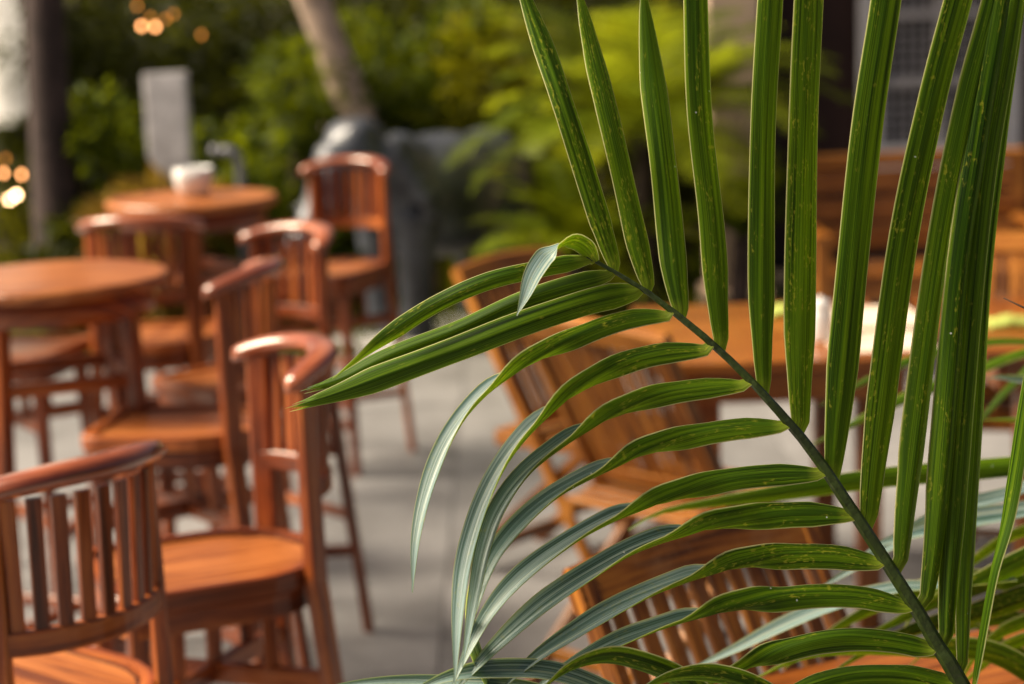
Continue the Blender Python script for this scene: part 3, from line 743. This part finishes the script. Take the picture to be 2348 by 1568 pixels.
strap(628, 9.9, 11, .95, FOL_M, 'bright green strap leaved plant beside the bent grey pipe', .07)
strap(150, 9.7, 9, .6, FOL_D, 'dark strap leaved plant at foot of the dark tree trunk', .09)
strap(1010, 10.6, 12, 1.6, FOL_Y, 'tall yellow green strap leaved plant behind the elephant statue', .07)

# feathery palms
def feather(px, d, n, L, h, label, seed, spread=(.15, 1.25), mat=None):
    rng = random.Random(seed); x, y = px_at(px, d); t = thing('feathery_palm', label, 'palm', (x, y, -.04), 0, 'feathery palms beside the column')
    m = MB(); tube(m, [(0, 0, 0), (0, 0, h * .5), (.02, 0, h)], [.06, .05, .045], 10); m.obj('trunk', BARKD, t, True)
    for k in range(n):
        a = k * 2.399 + rng.uniform(-.2, .2); el0 = rng.uniform(*spread); m = MB(); pts = [Vector((.02, 0, h))]; LL = L * rng.uniform(.75, 1.15)
        for i in range(14):
            u = (i + 1) / 14; ang = el0 - 1.15 * u ** 1.7
            pts.append(pts[-1] + Vector((math.cos(a) * math.cos(ang), math.sin(a) * math.cos(ang), math.sin(ang))) * LL / 14)
        tube(m, pts, [.009 * (1 - .8 * i / 14) for i in range(15)], 5)
        dense = catmull(pts, 40)
        for i in range(3, 40):
            T = (dense[min(39, i + 1)] - dense[i - 1]).normalized(); X, Yv = frame(T, Vector((0, 0, 1))); u = i / 39
            ll = .30 * L * math.sin(math.pi * (.12 + .83 * u)) * rng.uniform(.85, 1.1)
            for s in (-1, 1):
                dv = (X * s * .85 + T * .6 + Yv * rng.uniform(-.05, .25)).normalized(); wv = T.cross(dv).cross(dv).normalized() * .0065
                p = dense[i]; q = p + dv * ll * .55 - Vector((0, 0, ll * .05)); e = p + dv * ll - Vector((0, 0, ll * .14))
                m.add([p - wv, p + wv, q + wv, q - wv, e], [(0, 1, 2, 3), (3, 2, 4)])
        m.obj('frond', mat or FOL_P, t)
feather(1470, 9.3, 48, 1.0, 1.05, 'feathery yellow green palm between elephant statue and tan column', 3)
feather(1310, 9.4, 24, .66, .42, 'lower feathery palm drooping beside the elephant statue', 8, (.2, 1.3))
feather(1690, 9.2, 9, .6, .55, 'small feathery palm at foot of the tan column', 11, (.3, 1.2), FOL_M)

# ground cover behind the patio
m = MB(); rng = random.Random(5)
for _ in range(9000):
    x, y = rng.uniform(-4.5, 1.4), rng.uniform(9.45, 12.5); z = -.04
    a = rng.uniform(0, 6.28); hgt = rng.uniform(.06, .2); dx, dy = math.cos(a), math.sin(a)
    m.add([(x - dy * .012, y + dx * .012, z), (x + dy * .012, y - dx * .012, z), (x + dx * hgt * .5, y + dy * hgt * .5, z + hgt)], [(0, 1, 2)])
tag(m.obj('ground_cover', FOL_M), 'low green ground cover growing beyond the patio', 'ground cover', kind='stuff')

# string lights
def emis(name, c, s):
    m_ = bpy.data.materials.new(name); m_.use_nodes = True; n_ = m_.node_tree; n_.nodes.clear()
    e = n_.nodes.new('ShaderNodeEmission'); e.inputs[0].default_value = (*c, 1); e.inputs[1].default_value = s
    o = n_.nodes.new('ShaderNodeOutputMaterial'); n_.links.new(e.outputs[0], o.inputs[0]); return m_
AMB = emis('amber_bulb_glow', (1, .40, .14), 6.5); AMD = emis('dim_amber_bulb_glow', (1, .36, .06), 1.5); WRM = emis('warm_bulb_glow', (1, .58, .26), 16)
def lights(pts, d, label):
    base = at(pts[0][0], pts[0][1], d); t = thing('string_lights', label, 'string lights', base, 0, 'amber string lights')
    m = MB(); P = [at(x, y, d + dz) - base + Vector((0, 0, .035)) for x, y, k, dz in pts]
    tube(m, catmull([P[0] + Vector((-.5, .1, .35))] + P + [P[-1] + Vector((.4, .1, .4))], 40), [.0025] * 40, 5); m.obj('wire', WIRE, t)
    for (x, y, k, dz), q in zip(pts, P):
        m = MB(); r = (.009, .012, .017)[k]
        lathe(m, [(.001, -.03), (r * .7, -.026), (r, -.017), (r * .8, -.007), (r * .45, -.001)], 12); b = m.obj('bulb', (AMD, AMB, WRM)[k], t, True, q)
        m = MB(); lathe(m, [(.006, 0), (.007, .002), (.007, .014), (.003, .018)], 8); m.obj('socket', WIRE, b)
lights([(315, 22, 0, 0), (345, 48, 0, .1), (325, 68, 1, 0), (356, 70, 1, -.1), (380, 52, 0, 0), (398, 40, 0, .1), (462, 88, 0, 0)], 11.3, 'string of amber lights hanging in the dark shrub above the stone slab')
lights([(14, 372, 0, 0), (8, 405, 1, 0), (50, 408, 1, 0), (22, 465, 2, .1), (38, 455, 2, 0)], 11.6, 'string of amber lights hanging below the white canvas screen')

# ------------------------------------------------------------------ the sharp palm in the foreground
BASE = Vector((.77, 1.72, 0))
pot = thing('planter', 'clay pot holding the broad leafed palm by the dining table', 'planter', BASE)
m = MB(); lathe(m, [(.11, 0), (.13, .004), (.175, .30), (.19, .302), (.19, .34), (.17, .34), (.165, .31)], 36); m.obj('pot', CLAY, pot, True)
m = MB(); lathe(m, [(.164, .28), (.164, .312), (.05, .322)], 24); m.obj('soil', SOIL, pot)
palm = thing('broad_leaf_palm', 'potted palm with long glossy green leaflets on arching stems', 'palm', BASE + Vector((0, 0, .30)))
def W2P(p): return p - palm.location
def frond(pts3, radii):
    m = MB(); P = catmull(pts3, 40); n = len(P)
    rr = [lerp_list(radii, k / (n - 1)) for k in range(n)]
    fr = [];
    for i in range(n): fr.append(frame(P[min(n - 1, i + 1)] - P[max(0, i - 1)], Vector((0, -1, .2))))
    sweep(m, [W2P(p) for p in P], fr, [[(r * 1.0, 0), (r * .55, r * .62), (-r * .55, r * .62), (-r, 0), (-r * .6, -r * .5), (r * .6, -r * .5)] for r in rr])
    return m.obj('frond', RACH, palm, False)
def leaflet(parent, pts, depth, width, twist, curl=.18, n=30, taper0=.12, tip=.30, torn=False, flip=False):
    """pts px polyline (base to tip); depth: [(t, d)]; width px at its widest; twist: [(t, degrees)]"""
    P2 = catmull([(x, y, 0) for x, y in pts], n); V = []
    for k, p in enumerate(P2):
        t = k / (n - 1); V.append(at(p.x, p.y, lerp_list(depth, t)))
    m = MB(); nu = 9; T_, B_ = [], []; L = 0; ls = []
    ph = random.uniform(0, 6); cl = curl if isinstance(curl, list) else [(0, curl), (1, curl)]
    for k in range(n):
        t = k / (n - 1)
        if k: L += (V[k] - V[k - 1]).length
        ls.append(L)
        tg = (V[min(n - 1, k + 1)] - V[max(0, k - 1)]).normalized(); view = (CAM - V[k]).normalized()
        S = tg.cross(view).normalized(); N = S.cross(tg).normalized()
        if N.dot(view) < 0: N = -N
        th = R(lerp_list(twist, t)); Wd = S * math.cos(th) + N * math.sin(th); Nn = N * math.cos(th) - S * math.sin(th)
        d = lerp_list(depth, t); wm = width / FPX * d
        wv = wm * min(1, .42 + (t / taper0) ** .8 * .58 if t < taper0 else 1.0)
        if t > 1 - tip:
            u = (t - 1 + tip) / tip; wv *= (max(.12, 1 - .72 * u) if torn else max(.05, 1 - u ** 1.35))
        wv *= 1 + .018 * math.sin(t * 17 + ph)
        for j in range(nu):
            u = j / (nu - 1) * 2 - 1
            hgt = -lerp_list(cl, t) * wv * (abs(u) ** 1.5 - .4) + .020 * wv * math.cos(u * math.pi * 3) + .006 * wv * math.sin(t * 9 + ph + u * 2)
            e = 0
            if torn and k >= n - 3: e = (.012 * math.sin(j * 2.7 + 1) + .006 * math.sin(j * 5.1)) * (k - n + 4) / 3
            c = V[k] + Wd * (u * wv / 2) + Nn * hgt + tg * e
            th2 = .00035
            T_.append(W2P(c - Nn * th2)); B_.append(W2P(c + Nn * th2))
    q = len(T_)
    ft, fb, ut, ub = [], [], [], []
    for k in range(n - 1):
        for j in range(nu - 1):
            a = k * nu + j
            for ids in ((a, a + 1, a + nu + 1), (a, a + nu + 1, a + nu)):
                uv = [(i % nu / (nu - 1), ls[i // nu]) for i in ids]
                ft.append(ids); ut.append(uv); fb.append(tuple(i + q for i in reversed(ids))); ub.append(uv[::-1])
    m.add(T_ + B_, [])
    m.f += [list(f) for f in ft]; m.uv += ut; m.mi += [1 if not flip else 0] * len(ft)
    m.f += [list(f) for f in fb]; m.uv += ub; m.mi += [0 if not flip else 1] * len(fb)
    o = m.obj('leaflet', [LEAF_B, LEAF_T], parent, True); return o
# front frond: rachis traced in the photograph at about two metres
RX = [(1345, 588), (1385, 610), (1470, 660), (1560, 728), (1640, 795), (1720, 872), (1800, 960), (1870, 1045), (1930, 1135), (1990, 1225), (2050, 1318), (2110, 1412), (2160, 1500), (2205, 1572)]
d0 = 2.0
r3 = [at(x, y, d0) for x, y in RX] + [Vector((.56, 1.88, .78)), Vector((.70, 1.75, .45)), BASE + Vector((-.03, 0, .30))]
F1 = frond(r3, [(0, .0019), (.1, .0036), (.3, .0064), (.5, .0096), (.62, .0118), (1, .017)])
def dep(a, b, c=None): return [(0, d0), (.5, d0 + a), (1, d0 + b)]
def rooted(p):
    best = min(((Vector(a).lerp(Vector(b), k / 8) - Vector(p[0])).length, k / 8, i) for i, (a, b) in enumerate(zip(RX, RX[1:])) for k in range(9))
    c = Vector(RX[best[2]]).lerp(Vector(RX[best[2] + 1]), best[1]); c = c.lerp(Vector(p[0]), .15)
    return [tuple(c)] + ([tuple(p[0])] if best[0] > 9 else []) + list(p[1:])
UP = [([(1410, 614), (1384, 530), (1322, 330), (1256, 130), (1208, 0), (1160, -130)], 55, -24), ([(1487, 660), (1460, 545), (1412, 330), (1356, 100), (1332, 0), (1310, -70)], 57, -30),
      ([(1562, 716), (1546, 610), (1526, 410), (1498, 180), (1477, 0), (1470, -60)], 66, -22), ([(1655, 796), (1646, 690), (1633, 510), (1606, 260), (1597, 0), (1590, -300), (1600, -480)], 64, -28),
      ([(1752, 896), (1748, 770), (1747, 550), (1752, 270), (1768, 0), (1785, -300), (1790, -560)], 64, -24), ([(1836, 992), (1835, 870), (1838, 600), (1846, 260), (1858, 0), (1872, -300), (1880, -620)], 81, -34),
      ([(1912, 1098), (1926, 920), (1955, 620), (1992, 280), (2034, 0), (2075, -300), (2110, -640)], 79, -26), ([(1990, 1206), (2010, 1020), (2072, 560), (2140, 230), (2200, 0), (2280, -300), (2350, -620)], 77, -32),
      ([(2066, 1305), (2090, 1100), (2160, 560), (2225, 230), (2285, 0), (2350, -300), (2400, -620)], 72, -48), ([(2122, 1392), (2150, 1200), (2200, 640), (2250, 300), (2300, 0), (2345, -300), (2390, -620)], 64, -38),
      ([(2168, 1478), (2180, 1280), (2222, 760), (2262, 380), (2318, 60), (2360, -200), (2390, -460)], 60, -20), ([(2207, 1545), (2215, 1330), (2240, 960), (2262, 620), (2300, 300), (2340, 40), (2370, -200)], 48, -40)]
for k, (p, wd, tw) in enumerate(UP):
    z = .012 * (k % 3 - 1) + (.02 if k > 8 else 0)
    leaflet(F1, rooted(p), [(0, d0 + .004), (.4, d0 + .02 + z), (1, d0 + .09 + z)], wd, [(0, tw * .7), (.5, tw), (1, tw * 1.25)], .12 if k < 8 else .34, 34, .16, .34)
leaflet(F1, [(2228, 1590), (2245, 1474), (2274, 1317), (2304, 1200), (2330, 1050), (2352, 900), (2370, 760)], dep(-.03, -.06), 44, [(0, 72), (.3, 68), (.6, 40), (1, 10)], .2)
LF = [  # pts, width, twist, depth
    ([(1352, 600), (1250, 614), (1120, 645), (1000, 698), (900, 762), (815, 828), (762, 868)], 42, [(0, 0), (.7, 8), (.9, 50), (1, 80)], (-.02, -.05), {}),
    ([(1398, 630), (1300, 655), (1180, 695), (1050, 755), (900, 812), (790, 865), (715, 890)], 46, [(0, -6), (1, -14)], (.0, .0), dict(torn=True, tip=.2)),
    ([(1460, 668), (1350, 692), (1200, 742), (1050, 800), (900, 856), (780, 900), (682, 930)], 62, [(0, 4), (1, 6)], (-.015, -.02), dict(torn=True, tip=.22)),
    ([(1537, 722), (1450, 728), (1350, 760), (1210, 828), (1105, 905), (1032, 1000), (984, 1115), (955, 1235), (945, 1358)], 52, [(0, -34), (0.20, -24), (0.34, 42), (0.49, 116), (0.72, 136), (1, 148)], (-.04, -.10), {}),
    ([(1624, 800), (1520, 808), (1430, 832), (1330, 885), (1240, 958), (1166, 1045), (1110, 1150), (1070, 1280), (1052, 1410), (1042, 1580)], 56, [(0, -34), (0.14, -24), (0.28, 42), (0.43, 116), (0.66, 136), (1, 148)], (-.05, -.13), {}),
    ([(1706, 882), (1620, 888), (1510, 906), (1400, 948), (1300, 1008), (1210, 1080), (1150, 1160), (1115, 1250), (1085, 1390), (1060, 1530)], 56, [(0, -34), (0.15, -24), (0.29, 42), (0.44, 116), (0.67, 136), (1, 148)], (-.04, -.10), {}),
    ([(1792, 976), (1700, 980), (1590, 998), (1480, 1030), (1380, 1076), (1280, 1130), (1200, 1195), (1135, 1275), (1095, 1370), (1060, 1500)], 58, [(0, -34), (0.18, -24), (0.32, 42), (0.47, 116), (0.70, 136), (1, 148)], (-.03, -.08), {}),
    ([(1878, 1085), (1780, 1086), (1660, 1100), (1540, 1135), (1420, 1180), (1310, 1240), (1200, 1320), (1120, 1410), (1060, 1520), (1030, 1590)], 60, [(0, -34), (0.19, -24), (0.33, 42), (0.48, 116), (0.71, 136), (1, 148)], (-.03, -.07), {}),
    ([(1955, 1186), (1850, 1176), (1740, 1184), (1610, 1206), (1470, 1252), (1360, 1312), (1250, 1385), (1150, 1470), (1086, 1535), (1030, 1600)], 66, [(0, -34), (0.14, -24), (0.28, 42), (0.43, 116), (0.66, 136), (1, 148)], (-.03, -.06), {}),
    ([(2018, 1290), (1910, 1274), (1780, 1276), (1650, 1300), (1530, 1342), (1420, 1392), (1320, 1450), (1220, 1515), (1140, 1590)], 64, [(0, -34), (0.19, -24), (0.33, 42), (0.48, 116), (0.71, 136), (1, 148)], (-.02, -.05), {}),
    ([(2080, 1390), (1970, 1366), (1850, 1364), (1720, 1380), (1600, 1408), (1490, 1444), (1390, 1484), (1290, 1536), (1210, 1590)], 62, [(0, -34), (0.30, -24), (0.44, 42), (0.59, 116), (0.82, 136), (1, 148)], (-.02, -.04), {}),
    ([(2134, 1486), (2040, 1468), (1930, 1462), (1820, 1482), (1710, 1526), (1610, 1575), (1540, 1620)], 58, [(0, -30), (.5, -20), (.75, 80), (1, 120)], (-.02, -.03), {}),
    ([(2180, 1566), (2080, 1545), (1960, 1545), (1850, 1572), (1760, 1610)], 56, [(0, -30), (1, -20)], (-.01, -.02), {})]
for p, wd, tw, (a, b), kw in LF: leaflet(F1, rooted(p), dep(a, b), wd * .97, tw, [(0, .12), (.2, .16), (.38, .42), (.7, .30), (1, .2)], 44, .09, kw.get('tip', .3), kw.get('torn', False))
# the short bent leaflet at the frond's tip
leaflet(F1, [(1364, 602), (1340, 570), (1312, 556), (1285, 562), (1252, 588), (1224, 630), (1203, 680), (1184, 724)], [(0, d0), (.35, d0 - .02), (1, d0 - .07)], 52, [(0, 20), (.2, 40), (.36, 95), (.5, 150), (1, 170)], .16, 34, .14, .42)
# second frond, deeper, its stem rising outside the frame on the right
d2 = 2.62
s2 = [BASE + Vector((.02, .02, .30)), Vector((.86, 2.02, .80)), at(2640, 1560, 2.45), at(2570, 1300, d2), at(2500, 1000, d2), at(2450, 760, d2)]
F2 = frond(s2[::-1], [(0, .003), (.5, .008), (1, .015)])
B2 = [([(2545, 1050), (2347, 1066), (2200, 1080), (2080, 1090), (1950, 1106), (1800, 1130), (1640, 1152), (1510, 1176), (1440, 1215)], 38, 120, 0), ([(2560, 1130), (2347, 1172), (2200, 1196), (2100, 1220), (2020, 1246), (1980, 1270)], 46, 140, 0),
      ([(2585, 1180), (2347, 1290), (2240, 1345), (2130, 1390), (2030, 1440), (1930, 1480)], 52, 150, -.1), ([(2595, 1290), (2347, 1372), (2230, 1412), (2100, 1446), (1980, 1500), (1880, 1560)], 50, 150, -.1),
      ([(2330, 1330), (2160, 1345), (2050, 1352), (1900, 1390), (1780, 1440), (1680, 1490), (1560, 1545)], 40, 135, -.12), ([(2430, 1590), (2280, 1500), (2130, 1490), (1980, 1490), (1850, 1505), (1720, 1560)], 46, 150, -.15),
      ([(2600, 1340), (2347, 1430), (2290, 1456), (2240, 1500), (2205, 1560), (2190, 1600)], 34, 150, .0), ([(2590, 1560), (2347, 1505), (2260, 1450), (2190, 1408), (2140, 1390)], 40, 60, .05),
      ([(2060, 1300), (1900, 1295), (1760, 1302), (1650, 1320), (1560, 1355), (1490, 1415), (1440, 1470)], 34, 100, .05), ([(2000, 1366), (1930, 1348), (1860, 1318), (1830, 1300)], 16, 130, .1),
      ([(2480, 800), (2347, 781), (2240, 785), (2099, 819), (2020, 855), (1952, 889), (1880, 930)], 24, 60, .5), ([(2500, 780), (2347, 806), (2230, 850), (2092, 903), (2036, 928), (1938, 980), (1840, 1030)], 26, 70, .45),
      ([(2520, 900), (2400, 880), (2300, 866), (2260, 866)], 20, 140, .3), ([(2530, 985), (2400, 968), (2300, 963), (2255, 963)], 20, 150, .3),
      ([(2480, 690), (2347, 850), (2300, 900), (2250, 960), (2200, 1010)], 20, 60, .5), ([(2480, 700), (2200, 760), (2050, 850), (1900, 925), (1830, 945)], 15, 140, .45),
      ([(2560, 1010), (2347, 940), (2150, 960), (2000, 1000), (1800, 1050), (1650, 1080)], 16, 120, .55)]
B2 += [([(2540, 1010), (2347, 1120), (2200, 1165), (2080, 1225), (1960, 1300), (1860, 1360)], 34, 145, .02), ([(2600, 1400), (2347, 1340), (2200, 1330), (2060, 1370), (1920, 1440), (1800, 1530)], 36, 130, .05),
       ([(2610, 1450), (2347, 1470), (2240, 1540), (2180, 1600)], 36, 150, -.05), ([(2560, 1180), (2347, 1220), (2230, 1290), (2120, 1380), (2050, 1470)], 30, 60, .08), ([(2600, 1500), (2400, 1440), (2300, 1420), (2180, 1450), (2080, 1530)], 34, 140, .06)]
for i_, (p, wd, tw, z) in enumerate(B2[:8] + B2[10:15] + B2[17:]):
    if i_ % 3 != 1: tw -= 105
    leaflet(F2, p, [(0, d2 + z), (1, d2 + z - .05)], wd * 1.25, [(0, tw - 25), (1, tw + 20)], .2, 24, .08, .45)
# third frond: dark leaflets arching up from below
s3 = [BASE + Vector((-.04, -.01, .30)), Vector((.60, 1.80, .62)), at(2000, 1720, 1.98), at(1800, 1650, 1.97), at(1550, 1640, 1.95)]
F3 = frond(s3[::-1], [(0, .003), (.5, .007), (1, .014)])
for p, wd, tw in (([(1660, 1640), (1560, 1560), (1470, 1522), (1390, 1508), (1310, 1530), (1240, 1580)], 64, 35), ([(1500, 1650), (1380, 1580), (1260, 1540), (1130, 1535), (1030, 1550), (930, 1590)], 50, 140), ([(1880, 1680), (1740, 1580), (1640, 1548), (1540, 1552), (1450, 1590)], 52, 20),
                  ([(1420, 1640), (1200, 1572), (1000, 1560), (850, 1562), (700, 1585)], 26, 140), ([(1300, 1700), (1150, 1600), (1090, 1500), (1075, 1400), (1085, 1290)], 34, 130)):
    leaflet(F3, p, [(0, 1.97), (.5, 1.95), (1, 1.93)], wd, [(0, tw), (1, tw + 25)], .22, 28, .12, .4)
tw_ = MB(); q0, q1 = at(2300, 683, 2.0), at(2420, 740, 2.0)
tube(tw_, [W2P(q0), W2P(q0.lerp(q1, .5)), W2P(q1)], [.0006, .0012, .002], 6); tw_.obj('dry_thread', TWIG, F1, True)
